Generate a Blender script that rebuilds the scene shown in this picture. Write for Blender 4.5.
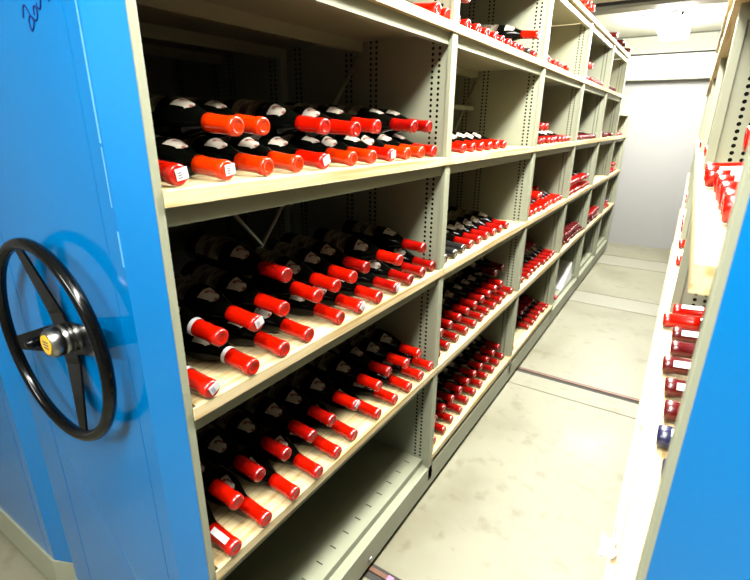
import bpy, math, random
from mathutils import Vector, Matrix
S = bpy.context.scene
for o in list(bpy.data.objects): bpy.data.objects.remove(o)
COL = S.collection
random.seed(7)

# ------------------------------------------------------------------ camera
CP = (0.6279, -0.4009, 1.3891); CR = (1.2315, -0.0093, 0.5727); FPX = 470.97
cam = bpy.data.cameras.new('camera'); cam.sensor_width = 36; cam.lens = FPX / 750 * 36
cam.clip_start = 0.02; cam.dof.use_dof = True; cam.dof.focus_distance = 1.25; cam.dof.aperture_fstop = 7
co = bpy.data.objects.new('camera', cam); COL.objects.link(co)
co.location = CP; co.rotation_euler = CR; S.camera = co
# ------------------------------------------------------------------ world, exposure
W = bpy.data.worlds.new('world'); S.world = W; W.use_nodes = True
W.node_tree.nodes['Background'].inputs[0].default_value = (1, 0.97, 0.9, 1)
W.node_tree.nodes['Background'].inputs[1].default_value = 0.001
S.view_settings.view_transform = 'Standard'; S.view_settings.look = 'None'
S.view_settings.gamma = 1; S.view_settings.use_curve_mapping = False
S.view_settings.exposure = 1.15
HC = 2.33   # ceiling height
# luminaires: (x, y centre, length, power)
FIX = [(0.29, 5.05, .85, 60), (0.34, 2.85, 1.0, 42), (0.34, 1.2, 1.2, 48), (0.42, -0.6, 1.2, 28), (-.2, -2.1, 1.6, 22)]
for i, (x, y, L, pw) in enumerate(FIX):
    l = bpy.data.lights.new('tube_light', 'AREA'); l.shape = 'RECTANGLE'; l.energy = pw; l.color = (1, .985, .93)
    l.size = .16 if y > -1 else 1.2; l.size_y = L if y > -1 else .16
    lo = bpy.data.objects.new('tube_light', l); COL.objects.link(lo); lo.location = (x, y, HC - .152)

# ------------------------------------------------------------------ helpers
K = .5   # overall paint depth
def srgb(r, g, b):
    f = lambda c: (c / 255 / 12.92) if c / 255 <= .04045 else ((c / 255 + .055) / 1.055) ** 2.4
    return (K * f(r), K * f(g), K * f(b), 1)
def mat(name, col, rough=.5, metal=0, spec=.5, coat=0, emit=None, es=0):
    m = bpy.data.materials.new(name); m.use_nodes = True; b = m.node_tree.nodes['Principled BSDF']
    b.inputs['Base Color'].default_value = col; b.inputs['Roughness'].default_value = rough
    b.inputs['Metallic'].default_value = metal; b.inputs['Specular IOR Level'].default_value = spec
    b.inputs['Coat Weight'].default_value = coat; b.inputs['Coat Roughness'].default_value = .06
    if emit: b.inputs['Emission Color'].default_value = emit; b.inputs['Emission Strength'].default_value = es
    return m
def nd(m, t, **k):
    n = m.node_tree.nodes.new(t)
    for a, v in k.items(): setattr(n, a, v)
    return n
def lk(m, a, b): m.node_tree.links.new(a, b)
def ramp(m, fac, stops):
    r = nd(m, 'ShaderNodeValToRGB'); e = r.color_ramp.elements
    while len(e) < len(stops): e.new(.5)
    for q, (p, c) in zip(e, stops): q.position = p; q.color = c
    lk(m, fac, r.inputs[0]); return r.outputs[0]
def noise(m, scale, vec_scale=(1, 1, 1), detail=4):
    tc = nd(m, 'ShaderNodeTexCoord'); mp = nd(m, 'ShaderNodeMapping'); mp.inputs['Scale'].default_value = vec_scale
    n = nd(m, 'ShaderNodeTexNoise'); n.inputs['Scale'].default_value = scale; n.inputs['Detail'].default_value = detail
    lk(m, tc.outputs['Object'], mp.inputs[0]); lk(m, mp.outputs[0], n.inputs[0]); return n.outputs[0]
def bsdf(m): return m.node_tree.nodes['Principled BSDF']
def math_(m, op, a, b=None, c=None):
    n = nd(m, 'ShaderNodeMath', operation=op)
    for i, v in enumerate((a, b, c)):
        if v is None: continue
        if isinstance(v, (int, float)): n.inputs[i].default_value = v
        else: lk(m, v, n.inputs[i])
    return n.outputs[0]
def bump(m, h, strength, dist=.002):
    b = nd(m, 'ShaderNodeBump'); b.inputs['Strength'].default_value = strength; b.inputs['Distance'].default_value = dist
    lk(m, h, b.inputs['Height']); lk(m, b.outputs[0], bsdf(m).inputs['Normal'])

# materials
M = {}
m = M['steel'] = mat('painted_steel', srgb(154, 157, 132), .45, spec=.4)
lk(m, ramp(m, noise(m, 6), [(0, srgb(149, 152, 126)), (1, srgb(158, 161, 137))]), bsdf(m).inputs['Base Color'])
m = M['perf'] = mat('perforated_steel', srgb(154, 157, 132), .45, spec=.4)
tc = nd(m, 'ShaderNodeTexCoord'); sp = nd(m, 'ShaderNodeSeparateXYZ'); lk(m, tc.outputs['Object'], sp.inputs[0])
ax = math_(m, 'ABSOLUTE', sp.outputs[0])
dx = None
for xc in (.042, .064, .262, .283, .36, .38, .58, .6):
    q = math_(m, 'ABSOLUTE', math_(m, 'SUBTRACT', ax, xc)); dx = q if dx is None else math_(m, 'MINIMUM', dx, q)
pz = math_(m, 'ABSOLUTE', math_(m, 'SUBTRACT', math_(m, 'FRACT', math_(m, 'DIVIDE', sp.outputs[2], .0156)), .5))
dz = math_(m, 'MULTIPLY', pz, .0156)
rr = math_(m, 'ADD', math_(m, 'POWER', dx, 2), math_(m, 'POWER', dz, 2))
hole = math_(m, 'LESS_THAN', rr, .0045 ** 2)
mx = nd(m, 'ShaderNodeMix', data_type='RGBA'); lk(m, hole, mx.inputs[0]); mx.inputs[6].default_value = srgb(154, 157, 132); mx.inputs[7].default_value = (.004, .004, .004, 1)
lk(m, mx.outputs[2], bsdf(m).inputs['Base Color'])
lk(m, math_(m, 'SUBTRACT', .45, math_(m, 'MULTIPLY', hole, .45)), bsdf(m).inputs['Specular IOR Level'])
def wood(name, a, b, c):
    m = mat(name, a, .6, spec=.25)
    n = noise(m, 3.0, (34, .9, 34), 5)
    lk(m, ramp(m, n, [(.34, c), (.47, a), (.53, b), (.58, a), (.66, b)]), bsdf(m).inputs['Base Color']); bump(m, n, .15, .001)
    return m
M['wood'] = wood('pine_board', srgb(212, 190, 140), srgb(222, 205, 162), srgb(190, 156, 98))
m = M['blue'] = mat('blue_lacquer', srgb(0, 118, 205), .13, spec=.55, coat=0)
n1 = noise(m, 2.2, (1, 1, .6), 3)
lk(m, ramp(m, n1, [(.3, srgb(0, 108, 176)), (.7, srgb(0, 117, 186))]), bsdf(m).inputs['Base Color'])
n2 = noise(m, 9, (1, 1, 1), 5); r = ramp(m, n2, [(.35, (.07, .07, .07, 1)), (.75, (.13, .13, .13, 1))]); lk(m, r, bsdf(m).inputs['Roughness'])
M['black'] = mat('black_gloss', (.001, .001, .001, 1), .13, spec=.22)
M['chrome'] = mat('brushed_metal', srgb(200, 200, 195), .28, metal=1)
M['yellow'] = mat('yellow_disc', srgb(245, 190, 20), .5)
M['glass'] = mat('dark_bottle_glass', (.0008, .001, .0006, 1), .08, spec=.14)
M['red'] = mat('red_capsule', srgb(196, 16, 0), .2, spec=.5)
M['orange'] = mat('orange_red_capsule', srgb(214, 48, 0), .2, spec=.5)
M['dkred'] = mat('dark_red_capsule', srgb(150, 9, 3), .2, spec=.5)
M['maroon'] = mat('maroon_capsule', srgb(96, 8, 12), .25, spec=.5)
M['navy'] = mat('navy_capsule', srgb(32, 36, 74), .25, spec=.5)
M['blackcap'] = mat('black_capsule', (.008, .008, .008, 1), .2, spec=.5)
m = M['label'] = mat('paper_label', srgb(196, 184, 158), .7, spec=.2)
lk(m, ramp(m, noise(m, 60, (1, .25, .25), 2), [(.38, srgb(80, 66, 54)), (.46, srgb(140, 132, 110)), (1, srgb(148, 140, 118))]), bsdf(m).inputs['Base Color'])
m = M['crest'] = mat('crest_label', srgb(215, 205, 190), .6, spec=.2)
lk(m, ramp(m, noise(m, 70, (1, 1, 1), 1), [(.33, srgb(130, 60, 44)), (.38, srgb(182, 174, 158)), (1, srgb(190, 182, 168))]), bsdf(m).inputs['Base Color'])
M['white'] = mat('white_paper', srgb(235, 235, 235), .6)
M['ink'] = mat('grey_print', srgb(90, 90, 95), .6)
M['marker'] = mat('marker_ink', srgb(10, 16, 90), .8, spec=.1)
M['worn_highlight'] = mat('worn_edge_highlight', srgb(90, 160, 205), .6)  # scratched paint, with the fold's highlight put into its pale colour
m = M['wall'] = mat('white_wall', (.2, .198, .188, 1), .7, spec=.2); M['bulk'] = mat('white_bulkhead', (.5, .5, .46, 1), .7, spec=.2)
M['ceil'] = mat('ceiling_paint', (.62, .62, .54, 1), .75, spec=.2)
m = M['rib'] = mat('ribbed_panel', (.7, .7, .62, 1), .6)
w = nd(m, 'ShaderNodeTexWave', bands_direction='X'); w.inputs['Scale'].default_value = 14; tc = nd(m, 'ShaderNodeTexCoord'); lk(m, tc.outputs['Object'], w.inputs[0]); bump(m, w.outputs[1], .35, .01)
M['beam'] = mat('grey_beam', srgb(150, 150, 132), .6); M['dark'] = mat('dark_gap', srgb(40, 38, 30), .8)
m = M['floor'] = mat('screed_floor', srgb(190, 186, 164), .5, spec=.3)
na = noise(m, 2.3, (1, 1, 1), 8); nb = noise(m, 14, (1, 1, 1), 6)
c1 = ramp(m, na, [(.3, srgb(124, 120, 98)), (.48, srgb(141, 139, 116)), (.7, srgb(149, 147, 127))])
c2 = ramp(m, nb, [(.30, (.5, .44, .3, 1)), (.44, (1, 1, 1, 1)), (1, (1, 1, 1, 1))])
mx = nd(m, 'ShaderNodeMix', data_type='RGBA', blend_type='MULTIPLY'); mx.inputs[0].default_value = .4
lk(m, c1, mx.inputs[6]); lk(m, c2, mx.inputs[7]); lk(m, mx.outputs[2], bsdf(m).inputs['Base Color']); bump(m, nb, .12, .002)
lk(m, ramp(m, na, [(.3, (.35, .35, .35, 1)), (.7, (.6, .6, .6, 1))]), bsdf(m).inputs['Roughness'])
M['strip'] = mat('smooth_strip', srgb(148, 146, 128), .45)
M['joint'] = mat('joint_line', srgb(120, 112, 84), .8)
M['rail'] = mat('rail_steel', srgb(120, 82, 60), .45, metal=.4)
M['lamp'] = mat('lamp_diffuser', (1, 1, 1, 1), .5, emit=(1, .99, .96, 1), es=22)
M['lampbody'] = mat('lamp_housing', srgb(235, 235, 230), .4)
M['cable'] = mat('violet_cable', srgb(40, 24, 110), .7, spec=.1); M['plug'] = mat('grey_plug', srgb(90, 86, 84), .7, spec=.1)
m = M['plastic'] = mat('clear_plastic', srgb(225, 225, 240), .2, spec=.7); bsdf(m).inputs['Alpha'].default_value = .75
M['pink'] = mat('pink_tape', srgb(235, 120, 190), .6)
M['cork'] = mat('foam_white', srgb(240, 238, 228), .7)

class MB:
    def __init__(s): s.v = []; s.f = []; s.sm = []
    def add(s, v, f, sm=False):
        b = len(s.v); s.v += [tuple(q) for q in v]; s.f += [tuple(i + b for i in q) for q in f]; s.sm += [sm] * len(f); return s
    def box(s, x0, x1, y0, y1, z0, z1):
        x0, x1 = sorted((x0, x1)); y0, y1 = sorted((y0, y1)); z0, z1 = sorted((z0, z1))
        v = [(x, y, z) for x in (x0, x1) for y in (y0, y1) for z in (z0, z1)]
        return s.add(v, [(0, 1, 3, 2), (4, 6, 7, 5), (0, 4, 5, 1), (2, 3, 7, 6), (0, 2, 6, 4), (1, 5, 7, 3)])
    def prism(s, pts, z0, z1):   # plan polygon extruded in z
        n = len(pts); v = [(x, y, z0) for x, y in pts] + [(x, y, z1) for x, y in pts]
        a = sum(pts[i][0] * pts[(i + 1) % n][1] - pts[(i + 1) % n][0] * pts[i][1] for i in range(n))
        if a < 0: v = [(x, y, z0) for x, y in pts[::-1]] + [(x, y, z1) for x, y in pts[::-1]]
        return s.add(v, [tuple(range(n - 1, -1, -1)), tuple(range(n, 2 * n))] + [(i, (i + 1) % n, (i + 1) % n + n, i + n) for i in range(n)])
    def lathe(s, prof, seg=20, cap=True, fr=None):  # prof (x, r) about X axis
        v = []; f = []; n = len(prof)
        for x, r in prof:
            for k in range(seg):
                t = 2 * math.pi * k / seg; v.append((x, r * math.cos(t), r * math.sin(t)))
        for i in range(n - 1):
            for k in range(seg):
                k2 = (k + 1) % seg; f.append((i * seg + k2, i * seg + k, (i + 1) * seg + k, (i + 1) * seg + k2))
        if fr: v = [fr @ Vector(q) for q in v]
        s.add(v, f, True)
        if cap:
            b = len(s.v) - len(v)
            s.f.append(tuple(b + k for k in range(seg))); s.sm.append(False)
            s.f.append(tuple(b + (n - 1) * seg + seg - 1 - k for k in range(seg))); s.sm.append(False)
        return s
    def tube(s, pts, r, seg=8, closed=False):
        pts = [Vector(p) for p in pts]; n = len(pts); v = []; f = []; up = None
        for i, p in enumerate(pts):
            d = (pts[(i + 1) % n] - pts[i - 1]) if closed else (pts[min(i + 1, n - 1)] - pts[max(i - 1, 0)])
            d.normalize()
            if up is None: up = Vector((0, 0, 1)) if abs(d.z) < .9 else Vector((0, 1, 0))
            a = d.cross(up)
            if a.length < 1e-4: a = d.cross(Vector((1, 0, 0)))
            a.normalize(); b = a.cross(d); up = b
            for k in range(seg):
                t = 2 * math.pi * k / seg; v.append(p + r * (a * math.cos(t) + b * math.sin(t)))
        for i in range(n if closed else n - 1):
            for k in range(seg):
                j = (i + 1) % n; k2 = (k + 1) % seg; f.append((i * seg + k, i * seg + k2, j * seg + k2, j * seg + k))
        if not closed: f += [tuple(range(seg - 1, -1, -1)), tuple((n - 1) * seg + k for k in range(seg))]
        return s.add(v, f, True)
    def mesh(s, name, m, off=(0, 0, 0), bevel=0):
        me = bpy.data.meshes.new(name); ox, oy, oz = off
        me.from_pydata([(x - ox, y - oy, z - oz) for x, y, z in s.v], [], s.f); me.polygons.foreach_set('use_smooth', s.sm)
        me.materials.append(m); me.update(); return me
    def build(s, name, m, parent=None, bevel=0, off=None):
        w = Vector((0, 0, 0)); q = parent
        while q: w += q.location; q = q.parent
        if off is None and not parent:
            xs, ys, zs = zip(*s.v); off = ((min(xs) + max(xs)) / 2, (min(ys) + max(ys)) / 2, min(zs))
        o = bpy.data.objects.new(name, s.mesh(name, m, off if off else tuple(w)))
        if off and not parent: o.location = off
        COL.objects.link(o)
        if parent: o.parent = parent
        if bevel: bv = o.modifiers.new('bevel', 'BEVEL'); bv.width = bevel; bv.segments = 2; bv.limit_method = 'ANGLE'
        return o
def empty(name, loc=(0, 0, 0)):
    o = bpy.data.objects.new(name, None); o.empty_display_size = .05; COL.objects.link(o); o.location = loc; return o
def tag(o, label, cat, group=None):
    o['label'] = label; o['category'] = cat
    if group: o['group'] = group
    return o
def struct(o): o['kind'] = 'structure'; return o

# ------------------------------------------------------------------ room
YW = 6.12
struct(MB().box(-2.5, 3, -3, YW, -.1, 0).build('floor', M['floor']))
struct(MB().box(-2.5, 3, YW, YW + .1, 0, 2.6).build('wall_far', M['wall']))
struct(MB().prism([(-2.6, -3), (-2.5, -3), (-2.5, .08), (-1.34, .08), (-1.34, YW), (-2.6, YW)], 0, 2.6).build('wall_left', M['wall']))  # unseen step behind the racks, added to block light leaking into the shelves
struct(MB().prism([(3.1, -3), (3, -3), (3, .08), (1.34, .08), (1.34, YW), (3.1, YW)], 0, 2.6).build('wall_right', M['wall']))  # same unseen step on this side, added to cut scattered light
struct(MB().box(-2.5, 3, -3.1, -3, 0, 2.6).build('wall_back', M['wall']))
struct(MB().box(-2.5, 3, -3, YW, HC, HC + .1).build('ceiling', M['ceil']))
# bulkhead at the top of the far wall, ribbed infill above it, ceiling beams
struct(MB().box(-1.33, 1.33, YW - .10, YW, 1.885, 2.125).build('trim_1', M['bulk'], bevel=.004))
struct(MB().box(-1.33, 1.33, YW - .02, YW, 2.15, HC).build('trim_2', M['rib']))
struct(MB().box(-1.33, 1.33, YW - .012, YW, 2.125, 2.15).build('trim_3', M['dark']))
struct(MB().box(-1.33, 1.33, YW - .03, YW, 2.318, HC).build('trim_4', M['beam']))
struct(MB().box(-1.33, 1.33, 4.50, 4.72, HC - .012, HC).build('trim_5', M['ceil']))
b = MB(); b.box(-1.33, 1.33, 4.30, 4.50, HC - .045, HC); struct(b.build('trim_6', M['beam'], bevel=.004))
struct(MB().box(-1.33, 1.33, 4.27, 4.30, HC - .02, HC).build('trim_7', M['dark']))
struct(MB().box(-1.33, 1.33, YW - .105, YW, 1.872, 1.885).build('trim_8', M['beam']))
# floor rails and joints, all running across the aisle
n = 9
for yr in (.57, 2.2):
    struct(MB().box(-1.33, 1.33, yr - .028, yr + .026, 0, .0015).build('trim_%d' % n, M['dark'])); n += 1
    struct(MB().box(-1.33, 1.33, yr - .004, yr + .012, .0015, .006).build('trim_%d' % n, M['rail'])); n += 1
for y0, y1 in ((3.62, 3.93), (5.0, 5.42)):
    struct(MB().box(-1.33, 1.33, y0, y1, 0, .0008).build('trim_%d' % n, M['strip'])); n += 1
for y, wd in ((2.015, .004), (3.62, .008), (3.93, .014), (5.0, .01), (5.42, .02)):
    struct(MB().box(-1.33, 1.33, y - wd / 2, y + wd / 2, .0008, .0022).build('trim_%d' % n, M['joint'])); n += 1
struct(MB().box(.135, .15, -3, 2.0, 0, .0006).build('trim_%d' % n, M['strip']))if False else None

# ------------------------------------------------------------------ racks
YU = [0, 1.0, 2.0, 2.95, 3.9, 4.8, 5.65]        # upright positions
ZB = {'b': .18, '4': .5605, '3': .9315, '2': 1.294, 'T': 1.660, 'P': 1.992}   # board tops
TH = .023
DEP = .645
def rack(name, xf, sg, label, bays=6, deep=True, zP=1.992):
    r = empty(name, (xf, 0, 0)); tag(r, label, 'shelving rack', 'rolling shelving racks')
    X = lambda d: xf + sg * d
    # end panel with folded edges
    pts = [(X(0), -.004), (X(.06), -.03), (X(DEP - .06), -.03), (X(DEP), -.004)]
    ep = MB().prism(pts, .17, 2.03).build('end_panel', M['blue'], r, bevel=.0015)
    for d in (.10, .49):
        MB().box(X(d - .0013), X(d + .0013), -.0306, -.0295, .17, 2.03).build('pressed_line', M['blue'], ep)
    pk = [(X(0), -.006), (X(.062), -.036), (X(DEP - .062), -.036), (X(DEP), -.006)]
    MB().prism(pk, .045, .17).build('plinth', M['steel'], r, bevel=.001)
    ends = YU[:bays + 1]
    for i, y in enumerate(ends):
        top = (1.992 if i < 6 else 1.535) - .03
        y0, y1 = (-.0035, .007) if i == 0 else (y - .016, y + .012)
        b = MB().box(X(.002), X(DEP - .002), y0, y1, .06, top)
        u = b.build('upright', M['perf'], r)
        f = MB().box(X(-.006 if sg > 0 else 0), X(.014), y0 - (0 if i == 0 else .006), y1 + (.004 if i == 0 else .002), .06, top)
        f.build('upright_flange', M['steel'], u, bevel=.002)
    # base carriage
    b = MB().box(X(.0), X(DEP), .016, ends[-1] + .01, .028, .125)
    b.build('base_carriage', M['steel'], r, bevel=.002)
    for i in range(bays):
        y0, y1 = YU[i] + .016, YU[i + 1] - .018
        zs = ['b', '4', '3', '2', 'T', 'P'] if i < 5 else ['b', '4', '3', '2']
        for k in zs:
            z = ZB[k] - TH
            if k == 'b': z = .152 if i == 0 else .155
            for (d0, d1) in ((.03 if k == 'b' else .012, .315), (.33, DEP - .004)):
                s_ = MB().box(X(d0), X(d1), y0, y1, z - .003, z)
                if k == 'b': s_.box(X(d0), X(d0 + .004), y0, y1, .125, z - .003)
                else:
                    s_.box(X(d0), X(d0 + .003), y0, y1, z - .032, z - .003); s_.box(X(d0 + .003), X(d0 + .02), y0, y1, z - .032, z - .0295)
                    s_.box(X(d1 - .003), X(d1), y0, y1, z - .032, z - .003)
                sh = s_.build('steel_shelf', M['steel'], r)
                if k == 'b' and i == 0 and d0 < .1 and sg < 0 and xf == 0:
                    q = MB(); yy = y0 + .05
                    while yy < y1: q.box(X(.062), X(.084), yy, yy + .004, z, z + .0008); yy += .0667
                    q.build('slot_row', M['dark'], sh)
        if i == 5: MB().box(X(.01), X(DEP), YU[5], YU[6], 1.49, 1.5).build('top_sheet', M['steel'], r)
    # diagonal braces in the middle plane
    if deep:
        for i in range(min(bays, 3)):
            a, c = YU[i] + .03, YU[i + 1] - .03; zc = 1.07; hz = (c - a) / 2 * 1.1
            for s_ in (1, -1):
                MB().tube([(X(.322), a, zc - s_ * hz), (X(.322), c, zc + s_ * hz)], .006, 6).build('diagonal_brace', M['steel'], r)
            if i: MB().box(X(.318), X(.328), a, c, 1.455, 1.475).build('tie_bar', M['steel'], r)
    return r
R1 = rack('mobile_shelving_rack', 0, -1, 'long cream shelving rack full of bottles behind the blue panel with the black handwheel')
R2 = rack('mobile_shelving_rack', -.66, -1, 'blue-ended shelving rack at far left, tucked behind the handwheel rack', bays=6, deep=False)
R3 = rack('mobile_shelving_rack', .665, 1, 'shelving rack on the right of the aisle with the blurred blue end')

# handwheel (part of the left rack)
WC = Vector((-.287, 0, 1.006)); WY = -.066; RW = .185
a15 = math.radians(15)
ring = [(WC.x + RW * math.cos(t), WY, WC.z + RW * math.sin(t)) for t in [2 * math.pi * k / 64 for k in range(64)]]
hw = MB().tube(ring, .0108, 12, closed=True).build('handwheel', M['black'], R1)
hw['label'] = 'black five-inch-wide round handwheel with four flat spokes'
hw['label'] = 'glossy black round handwheel with four flat spokes'
for k in range(4):
    t = a15 + k * math.pi / 2; u = Vector((math.cos(t), 0, math.sin(t))); p = Vector((-math.sin(t), 0, math.cos(t)))
    w0, w1 = (.030, .013) if k in (1, 2, 3) else (.034, .024)
    r0, r1 = .0, RW - .004; b = MB(); c0 = Vector((WC.x, WY + .027, WC.z)); c1 = Vector((WC.x, WY + .002, WC.z)) + u * r1
    cm = Vector((WC.x, WY + .025, WC.z)) + u * .05
    vv = []
    for c, w in ((c0, w0), (cm, w0 * .92), (c1, w1)):
        for sx in (1, -1):
            for yy in (-.0022, .0022): vv.append(c + p * w * sx + Vector((0, yy, 0)))
    ff = [(0, 1, 3, 2), (8, 10, 11, 9)]
    for q in (0, 4): ff += [(q, q + 4, q + 5, q + 1), (q + 1, q + 5, q + 7, q + 3), (q + 3, q + 7, q + 6, q + 2), (q + 2, q + 6, q + 4, q)]
    b.add(vv, ff); b.build('spoke', M['black'], hw, bevel=.001)
fr = Matrix.Translation((WC.x, 0, WC.z)) @ Matrix.Rotation(math.radians(-90), 4, 'Z')   # X axis -> -Y
MB().lathe([(.030, .018), (.060, .018)], 20, fr=fr).build('axle', M['chrome'], hw)
hub = MB().lathe([(.038, .0255), (.040, .0285), (.049, .0285), (.0495, .0255), (.0515, .0255), (.052, .0285), (.066, .0285), (.073, .023), (.0735, .022)], 32, fr=fr).build('hub_cap', M['chrome'], hw)
d = MB().lathe([(.0735, .0185), (.0745, .0185)], 28, fr=fr)
yd = d.build('yellow_badge', M['yellow'], hw)
q = MB()
for zz in (-.006, 0, .006): q.box(WC.x - .009, WC.x + .009, -.0752, -.0745, WC.z + zz - .0015, WC.z + zz + .0012)
q.build('badge_print', M['ink'], hw)
# clamp knob on the left spoke
u = Vector((math.cos(a15 + math.pi), 0, math.sin(a15 + math.pi))); kp = WC + u * .085
fr2 = Matrix.Translation((kp.x, 0, kp.z)) @ Matrix.Rotation(math.radians(-90), 4, 'Z')
MB().lathe([(.045, .008), (.062, .010), (.066, .011), (.074, .010), (.078, .005)], 20, fr=fr2).build('lock_knob', M['black'], hw)
# marker scribble on the panel, pale fold line: scratch wear plus its painted highlight
def on_panel(u_, v_, y=-.0305):
    from mathutils import Euler
    d = Euler(CR).to_matrix() @ Vector(((u_ - 375) / FPX, -(v_ - 290) / FPX, -1)); t = (y - CP[1]) / d.y
    return Vector(CP) + d * t
SCR = [[(23.5, 18), (23, 8), (24, 5), (27, 9), (30, 15), (33.5, 20), (34, 25), (32.5, 31), (30, 25), (29, 20), (30, 15)],
       [(31, 16), (35.5, 20.5), (37.5, 17), (36.5, 9), (34, 5.5), (33.3, 9), (34.5, 15)], [(36, 3), (38, 8), (40.3, 8), (40.5, -2), (42, -6)], [(48, -8), (49, 1.5)]]
q = MB()
for st in SCR:
    P = [on_panel(*c) for c in st]; S2 = []
    for i in range(len(P) - 1):
        for k in range(4):
            t = k / 4; a, b_, c, d_ = P[max(i - 1, 0)], P[i], P[i + 1], P[min(i + 2, len(P) - 1)]
            S2.append(.5 * ((2 * b_) + (c - a) * t + (2 * a - 5 * b_ + 4 * c - d_) * t * t + (-a + 3 * b_ - 3 * c + d_) * t ** 3))
    S2.append(P[-1]); q.tube([Vector((p.x, -.0303, p.z)) for p in S2], .0012, 5)
q.build('marker_writing', M['marker'], R1)
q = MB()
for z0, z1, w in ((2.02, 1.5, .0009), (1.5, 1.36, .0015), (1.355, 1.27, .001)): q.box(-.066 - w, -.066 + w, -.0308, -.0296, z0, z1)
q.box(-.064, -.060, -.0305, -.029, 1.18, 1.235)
q.build('worn_fold_highlight', M['worn_highlight'], R1)
MB().lathe([(0, .009), (.004, .009), (.006, .006)], 14, fr=Matrix.Translation((0.0005, .565, .055))).build('screw_head', M['chrome'], R1)

# ------------------------------------------------------------------ wooden boards (lift off)
BAYN = ['nearest', 'second', 'third', 'fourth', 'fifth', 'farthest']
SHN = {'b': 'bottom', '4': 'lower', '3': 'middle', '2': 'eye-level', 'T': 'upper', 'P': 'top'}
def board(side, bay, k, skip=0):
    xf, sg = (0, -1) if side == 'left' else (.665, 1)
    ov = .004 if side == 'left' else .019
    z1 = ZB[k]; y0, y1 = YU[bay] + .0015, YU[bay + 1] - .0015
    if k == 'b': z1 = .155 + TH
    x0, x1 = xf - sg * ov, xf + sg * .305
    # notched round the uprights at the back, full width in front of them
    if bay == 0: y0 = .010
    xs = xf - sg * .0005
    b = MB()
    ya, yb = YU[bay] + .0165, YU[bay + 1] - .0245
    b.box(x0, xs, y0, y1, z1 - TH, z1) if bay else b.box(x0, xs, y0, y1, z1 - TH, z1)
    b.box(xs, x1, ya + .002, yb, z1 - TH + .0002, z1)
    o = b.build('wooden_shelf_board', M['wood'])
    tag(o, 'pale pine board on the %s shelf, %s bay of the %s rack' % (SHN[k], BAYN[bay], side), 'shelf board', '%s rack pine boards' % side)
for bay in range(6):
    for k in ('b', '4', '3', '2', 'T', 'P'):
        if bay == 5 and k in 'TP': continue
        if not (k == 'b' and bay in (0, 3, 4, 5)): board('left', bay, k)
        board('right', bay, k)

# ------------------------------------------------------------------ bottles
LB = .30
PROF = [(0, .010), (.004, .026), (.0, .032), (.003, .0358), (.008, .0366), (.15, .0366), (.165, .0352), (.185, .030), (.205, .0225), (.222, .0172), (.238, .0150), (.29, .0145)]
PROF = [(.012, .004), (.004, .022), (.0, .031), (.003, .0352), (.009, .0366), (.148, .0366), (.162, .0352), (.180, .0310), (.200, .0240), (.218, .0180), (.234, .0152), (.290, .0146)]
def rad(x):
    for (a, r), (b, s) in zip(PROF[4:], PROF[5:]):
        if a <= x <= b: return r + (s - r) * (x - a) / (b - a)
    return .0146
CAP = [(.226, .0166), (.2262, .0172), (.240, .0164), (.280, .0160), (.2825, .0172), (.291, .0172), (.2975, .0165), (.2995, .0145), (.2995, .0095), (.2985, .009)]
def patch(x0, x1, hw_, n=8, off=.0005, k=8):
    v = []; f = []
    for i in range(n + 1):
        x = x0 + (x1 - x0) * i / n; h = hw_(i / n); r = rad(x) + off
        for j in range(k + 1):
            t = math.pi / 2 - h + 2 * h * j / k; v.append((x, r * math.cos(t), r * math.sin(t)))
    for i in range(n):
        for j in range(k): a = i * (k + 1) + j; f.append((a, a + 1, a + k + 2, a + k + 1))
    b = MB(); b.add(v, f, True); return b
MS = {}
def seg_mesh(hi):
    s = 24 if hi else 12
    return {'body': MB().lathe(PROF, s).mesh('glass_body', M['glass']),
            **{('cap', c): MB().lathe(CAP, s).mesh('capsule', M[c]) for c in ('red', 'orange', 'dkred', 'maroon', 'navy', 'blackcap')},
            'label': patch(.045, .125, lambda t: 1.0, 4).mesh('body_label', M['label']),
            'crest': patch(.158, .196, lambda t: .52 * (1 - .35 * t) if t < .8 else .62 * (.72 - 2.2 * (t - .8)), 10).mesh('shoulder_crest', M['crest']),
            'band': MB().lathe([(.2255, .0178), (.235, .0174)], s, cap=False).mesh('white_band', M['white']),
            'bandk': MB().lathe([(.2345, .0170), (.241, .0170)], s, cap=False).mesh('dark_band', M['blackcap'])}
HI, LO = seg_mesh(True), seg_mesh(False)
def plate(n, m):
    b = MB(); b.box(.2995, .3003, -.006, .015, -.008, .010); return b.mesh(n, m)
STK = plate('sticker', M['white'])
pr = MB()
for z in (-.004, 0, .004): pr.box(.3003, .3007, -.003, .004, z - .0009, z + .0006)
PRN = pr.mesh('sticker_print', M['ink'])
sw = MB(); sw.box(.236, .282, -.0065, .0065, .0166, .0174); SW = sw.mesh('white_tag', M['white'])
CAPN = {'red': 'red-capped', 'orange': 'orange-red-capped', 'dkred': 'dark-red-capped', 'maroon': 'maroon-capped', 'navy': 'navy-capped', 'blackcap': 'black-capped'}
ORD = ['first', 'second', 'third', 'fourth', 'fifth', 'sixth', 'seventh', 'eighth', 'ninth', 'tenth', 'eleventh', 'twelfth', 'thirteenth', 'fourteenth']
COUNT = [0]
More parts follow.
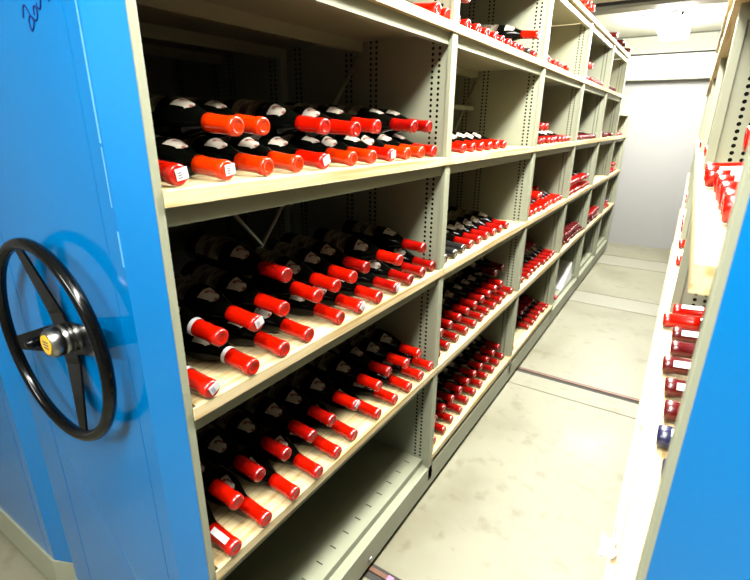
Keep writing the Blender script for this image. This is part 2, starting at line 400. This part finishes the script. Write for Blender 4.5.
def bottle(tip, sg, cap, label, group, hi=True, tilt=.084, yaw=None, sticker=False, band=False, parts=True, roll=None, tagged=False):
    """tip = world position of the cap's end; sg -1: base lies towards -X (left rack)"""
    R = random
    yaw = R.uniform(-.025, .025) if yaw is None else yaw
    dirv = Vector((-sg * math.cos(tilt), 0, -math.sin(tilt))); dirv.rotate(Matrix.Rotation(yaw, 3, 'Z'))
    r = empty('wine_bottle', Vector(tip) - dirv * LB)
    r.rotation_euler = (R.uniform(.1, .85) * (1 if sg < 0 else -1) if roll is None else roll, tilt, (0 if sg < 0 else math.pi) + yaw)
    L = HI if hi else LO
    def ch(name, me, par=r):
        o = bpy.data.objects.new(name, me); COL.objects.link(o); o.parent = par; return o
    g = ch('glass_body', L['body']); c = ch('capsule', L[('cap', cap)])
    if parts: ch('shoulder_crest', L['crest'], r); ch('body_label', L['label'], r)
    if band: ch('white_band', L['band'], c)
    if sticker: s = ch('sticker', STK, c); ch('sticker_print', PRN, s)
    if tagged: ch('white_tag', SW, c)
    COUNT[0] += 1
    return tag(r, label, 'bottle', group)
def row(side, bay, k, tier, tips, cap='red', tname=None, **kw):
    """tips: list of (y, dx, dz, opts) in world y; dx = tip overhang past the rack front"""
    xf, sg = (0, -1) if side == 'left' else (.665, 1)
    tips = sorted(tips, key=lambda t: t[0]); ct = {0: 'lower', 1: 'upper', 2: 'top'}
    z0 = ZB[k] if k != 'b' else .155 + TH
    for i, t in enumerate(tips):
        y, dx, dz = t[:3]; dx -= .02 if (side, bay, k) == ('left', 0, '2') else .008 if side == 'left' and tier == 0 else 0; o = dict(kw); c = cap
        if side == 'left' and bay == 0 and tier == 0 and k in '34':
            w = .5 + .5 * (1 - y); y -= .011 * w; dx += (.016 if k == '4' else .012) * w
        if len(t) > 3:
            o.update(t[3]); c = o.pop('cap', cap)
        extra = ' with white tag' if (o.get('sticker') or o.get('tagged')) else ''
        hi = bay < 2
        lab = '%s bottle%s, %s from near end, %s row, %s shelf, %s %s bay' % (CAPN[c], extra, ORD[i], ct[tier], SHN[k], BAYN[bay], side)
        z = z0 + .0182 + (0, .070, .134)[tier] + dz
        bottle((xf - sg * dx, y, z), sg, c, lab, 'bottles lying on the %s rack' % side, hi=hi, **o)
# nearest left bay, read off one by one
ST = dict(sticker=True)
row('left', 0, '2', 0, [(.056, 0, 0, dict(sticker=True, cap='red')), (.150, .0, 0, ST), (.244, .0, 0), (.327, .0, 0), (.412, .0, 0, dict(sticker=True, cap='red')), (.516, .0, 0), (.60, 0, 0), (.69, 0, 0, dict(sticker=True, cap='red')), (.775, 0, 0), (.86, 0, 0), (.94, 0, 0, dict(cap='red'))], 'orange')
row('left', 0, '2', 1, [(.188, -.01, 0), (.270, -.03, 0), (.43, -.01, 0, dict(cap='red')), (.53, 0, -.006, dict(cap='red')), (.635, -.01, 0, dict(cap='red')), (.81, -.0, 0, dict(cap='dkred')), (.90, -.0, 0, dict(cap='dkred'))], 'orange')
row('left', 0, '3', 0, [(.06, .004, 0, dict(sticker=True, band=True)), (.155, .005, 0, dict(band=True)), (.243, .003, 0), (.325, .0, 0), (.44, .0, .0), (.524, .003, 0, ST), (.610, .003, 0), (.702, .003, 0, dict(sticker=True, cap='dkred')), (.79, .0, 0, dict(cap='dkred')), (.877, -.003, 0, dict(cap='dkred')), (.958, -.008, 0, dict(cap='dkred'))])
row('left', 0, '3', 1, [(.103, -.022, 0, dict(band=True)), (.185, -.016, 0, ST), (.270, -.024, 0), (.372, -.016, 0), (.452, -.024, 0), (.53, -.03, 0), (.62, -.05, 0, dict(cap='dkred')), (.735, -.012, 0), (.90, -.02, 0, dict(cap='dkred'))])
row('left', 0, '3', 2, [(.30, -.04, 0, dict(cap='dkred'))])
row('left', 0, '4', 0, [(.068, .002, 0, dict(tagged=True)), (.155, .002, 0), (.245, .004, 0), (.33, .005, 0), (.414, .0, 0), (.497, -.006, 0), (.618, -.003, 0), (.712, .0, 0), (.80, .003, 0), (.885, .002, 0), (.965, .0, 0)])
row('left', 0, '4', 1, [(.097, -.02, 0), (.18, -.04, 0, dict(cap='dkred')), (.264, -.038, 0, dict(cap='dkred')), (.35, -.03, 0, dict(cap='dkred')), (.43, -.03, 0, dict(cap='dkred')), (.525, -.02, 0, ST), (.645, -.02, 0), (.735, -.04, 0, dict(cap='dkred')), (.815, -.02, 0), (.90, -.02, 0)])
row('left', 0, 'T', 0, [(.895, 0, 0), (.97, -.005, 0)])
# second bay
def spread(y0, n, s, **k): return [(y0 + i * s, random.uniform(-.012, .0), 0, dict(k)) for i in range(n)]
row('left', 1, 'T', 0, spread(1.052, 11, .0815)[:9] + [(1.80, -.01, 0, dict(cap='blackcap')), (1.89, -.01, 0)], 'dkred')
row('left', 1, 'T', 1, [(1.10, -.01, 0), (1.84, .0, .0, dict(cap='red'))], 'dkred')
row('left', 1, '2', 0, [(1.17 + i * .086, -.012, 0) for i in range(6)], 'red', sticker=False)
row('left', 1, '3', 0, [(1.055, -.005, 0, dict(cap='blackcap')), (1.14, -.005, 0, dict(cap='blackcap')), (1.225, -.01, 0, dict(cap='blackcap'))] + [(1.31 + i * .088, -.012, 0) for i in range(6)], 'dkred')
row('left', 1, '4', 0, spread(1.055, 11, .0865), 'dkred')
row('left', 1, '4', 1, [(1.10 + i * .0865, -.03, 0) for i in range(9)], 'dkred')
row('left', 1, '4', 2, [(1.75, -.05, 0), (1.86, -.05, 0)], 'maroon')
row('left', 1, 'b', 0, spread(1.055, 11, .0865), 'dkred')
row('left', 1, 'b', 1, [(1.10 + i * .0865, -.035, 0) for i in range(10)], 'dkred')
# further bays
F = dict(parts=True)
row('left', 2, 'T', 0, spread(2.07, 6, .088), 'red')
row('left', 2, '2', 0, spread(2.05, 10, .0875), 'dkred')
row('left', 2, '2', 1, [(2.095, 0, 0), (2.18, .0, 0), (2.27, -.1, 0), (2.36, -.11, 0)], 'red')
row('left', 2, '3', 0, spread(2.05, 10, .0875), 'red')
row('left', 2, '3', 1, [(2.094, -.02, 0), (2.183, -.13, 0), (2.27, -.02, 0), (2.357, -.03, 0), (2.445, -.12, 0), (2.532, -.13, 0), (2.62, -.12, 0)], 'red')
row('left', 2, '4', 0, spread(2.05, 10, .0875), 'dkred')
row('left', 2, '4', 1, [(2.094 + i * .0875, -.12, 0) for i in range(8)], 'dkred')
row('left', 2, 'b', 0, [(2.05, 0, 0)] + spread(2.40, 6, .0875), 'dkred')
row('left', 2, 'b', 1, [(2.445 + i * .0875, -.08, 0) for i in range(4)], 'dkred')
row('left', 3, 'T', 0, spread(3.0, 9, .092), 'maroon')
row('left', 3, 'T', 1, [(3.046, 0, 0), (3.138, .0, 0, dict(cap='red'))], 'red')
row('left', 3, '2', 0, spread(3.0, 9, .095), 'maroon')
row('left', 3, '3', 0, spread(3.0, 10, .09), 'dkred')
row('left', 3, '3', 1, spread(3.045, 8, .09), 'dkred')
row('left', 3, '4', 0, spread(3.0, 10, .09), 'maroon')
row('left', 3, '4', 1, spread(3.045, 7, .09), 'maroon')
row('left', 3, 'b', 0, [(3.12, .0, -.023, dict(cap='red'))], 'red')
row('left', 4, 'T', 0, spread(3.96, 5, .1), 'maroon')
row('left', 4, '2', 0, [(4.2, 0, 0), (4.3, 0, 0), (4.62, 0, 0)], 'maroon')
row('left', 4, '4', 0, spread(3.96, 9, .088), 'maroon')
row('left', 4, '4', 1, spread(4.0, 7, .088), 'dkred')
row('left', 5, '2', 0, spread(4.9, 5, .13), 'dkred')
row('left', 5, '3', 0, spread(4.87, 6, .11), 'dkred')
row('left', 5, '3', 1, [(5.05, 0, 0), (5.16, 0, 0)], 'dkred')
row('left', 5, '4', 0, spread(4.87, 5, .1), 'dkred')
row('left', 5, '4', 1, [(5.1, 0, 0, dict(cap='navy')), (5.0, 0, 0)], 'dkred')
row('left', 2, 'P', 0, [(2.2 + i * .098, .035, 0) for i in range(7)], 'red')
row('left', 3, 'P', 0, [(3.75, .035, 0)], 'maroon')
row('left', 4, 'P', 0, [(4.1, .035, 0), (4.25, .035, 0), (4.6, .035, 0)], 'maroon')
# right rack
TG = dict(tagged=True, roll=-.9)
row('right', 0, '3', 0, [(.25, -.01, 0, dict(cap='navy')), (.335, .0, 0, dict(cap='navy', tagged=True, roll=-.5)), (.42, -.005, 0), (.505, -.002, 0, TG), (.60, .006, 0, TG), (.69, -.004, 0), (.775, -.004, 0, TG), (.86, .018, 0, dict(cap='red')), (.945, .0, 0, dict(cap='red', tagged=True, roll=-.5))], 'maroon')
row('right', 0, '2', 0, [(.20, .0, 0), (.29, .0, 0, TG), (.38, .0, 0, TG), (.47, .0, 0, TG), (.56, .01, 0, TG), (.65, .01, 0)], 'red')
row('right', 0, '2', 1, [(.425, -.02, -.008, dict(roll=0))], 'red')
row('right', 1, '2', 0, [(1.2, .0, 0), (1.5, .0, 0), (1.62, 0, 0)], 'dkred')
row('right', 1, '3', 0, [(1.5, .01, 0), (1.8, .01, 0)], 'red')
row('right', 2, '3', 0, [(2.15, .01, 0), (2.26, .01, 0), (2.37, .01, 0), (2.48, .01, 0)], 'dkred')
row('right', 2, '2', 0, [(2.3, .01, 0), (2.4, .01, 0)], 'red')
row('right', 3, '3', 0, [(3.2, .01, 0), (3.4, .01, 0)], 'red')

# ------------------------------------------------------------------ oddments
# white paper box and sheet in the fourth bay
b = MB(); v = [(-.03, 3.36, .1525), (-.03, 3.74, .1525), (-.20, 3.78, .1525), (-.20, 3.40, .1525), (-.04, 3.36, .165), (-.04, 3.74, .30), (-.20, 3.78, .30), (-.20, 3.40, .165)]
b.add(v, [(0, 1, 2, 3), (4, 7, 6, 5), (0, 4, 5, 1), (1, 5, 6, 2), (2, 6, 7, 3), (3, 7, 4, 0)])
tag(b.build('paper_parcel', M['white'], bevel=.004), 'white slanted paper parcel on the bottom shelf of the fourth left bay', 'parcel')
b = MB().box(-.03, -.2, 4.02, 4.16, 1.2945, 1.325); b.box(-.03, -.05, 4.02, 4.16, 1.325, 1.35)
tag(b.build('foam_tray', M['cork'], bevel=.006), 'white foam tray on the eye-level shelf, fifth left bay', 'tray')
# crumpled plastic scrap caught on the right lower board
b = MB(); R = random.Random(3); v = []; f = []
for i in range(7):
    for j in range(6): v.append((.622 + .030 * j / 5 + R.uniform(-.003, .003), .46 + .010 * i + R.uniform(-.003, .003), ZB['4'] + .002 + R.uniform(0, .012) - .0 * j))
for i in range(6):
    for j in range(5): a = i * 6 + j; f.append((a, a + 1, a + 7, a + 6))
b.add(v, f, True)
o = b.build('plastic_scrap', M['plastic']); sm = o.modifiers.new('thick', 'SOLIDIFY'); sm.thickness = .0012
tag(o, 'crumpled clear plastic scrap sticking out of the right rack over the floor', 'plastic scrap')
tag(MB().box(.062, .082, .566, .584, .006, .0072).build('tape_scrap', M['pink']), 'tiny pink tape scrap on the nearest brown floor rail', 'tape')

# luminaires with housings
FN = ['overexposed box-shaped ceiling lamp above the far end of the aisle', 'ceiling lamp above the fourth bays', 'ceiling lamp above the second bays', 'ceiling lamp above the photographer', 'ceiling lamp in front of the left panels']
for i, (x, y, L, pw) in enumerate(FIX):
    r = empty('ceiling_lamp', (x, y, HC - .15)); tag(r, FN[i], 'lamp', 'ceiling lamps')
    hx, hy = (.12, L / 2) if y > -1 else (L / 2, .12)
    MB().box(x - hx * .5, x + hx * .5, y - hy * .9, y + hy * .9, HC - .075, HC - .055).box(x - .02, x + .02, y - .02, y + .02, HC - .055, HC).build('housing', M['lampbody'], r, bevel=.004)
    MB().box(x - hx + .008, x + hx - .008, y - hy + .008, y + hy - .008, HC - .148, HC - .075).build('diffuser', M['lamp'], r)
# looping violet cable with a small grey connector under the ceiling
P = [(.06, 4.54, 2.256), (.12, 4.54, 2.262), (.19, 4.54, 2.27), (.25, 4.54, 2.29), (.275, 4.54, 2.315), (.26, 4.53, 2.29), (.262, 4.52, 2.265), (.29, 4.52, 2.258), (.335, 4.52, 2.275), (.36, 4.52, 2.31), (.366, 4.52, 2.29), (.366, 4.52, 2.262)]
c = empty('hanging_cable', (.3, 4.53, 2.3)); tag(c, 'looped thin violet cable with grey connector hanging below the ceiling', 'cable')
MB().tube(P, .0045, 6).build('cord', M['cable'], c)
MB().lathe([(0, .006), (.01, .010), (.03, .012), (.033, .008)], 12, fr=Matrix.Translation((.366, 4.52, 2.262)) @ Matrix.Rotation(math.radians(90), 4, 'Y')).build('connector', M['plug'], c)
print('BOTTLES', COUNT[0])
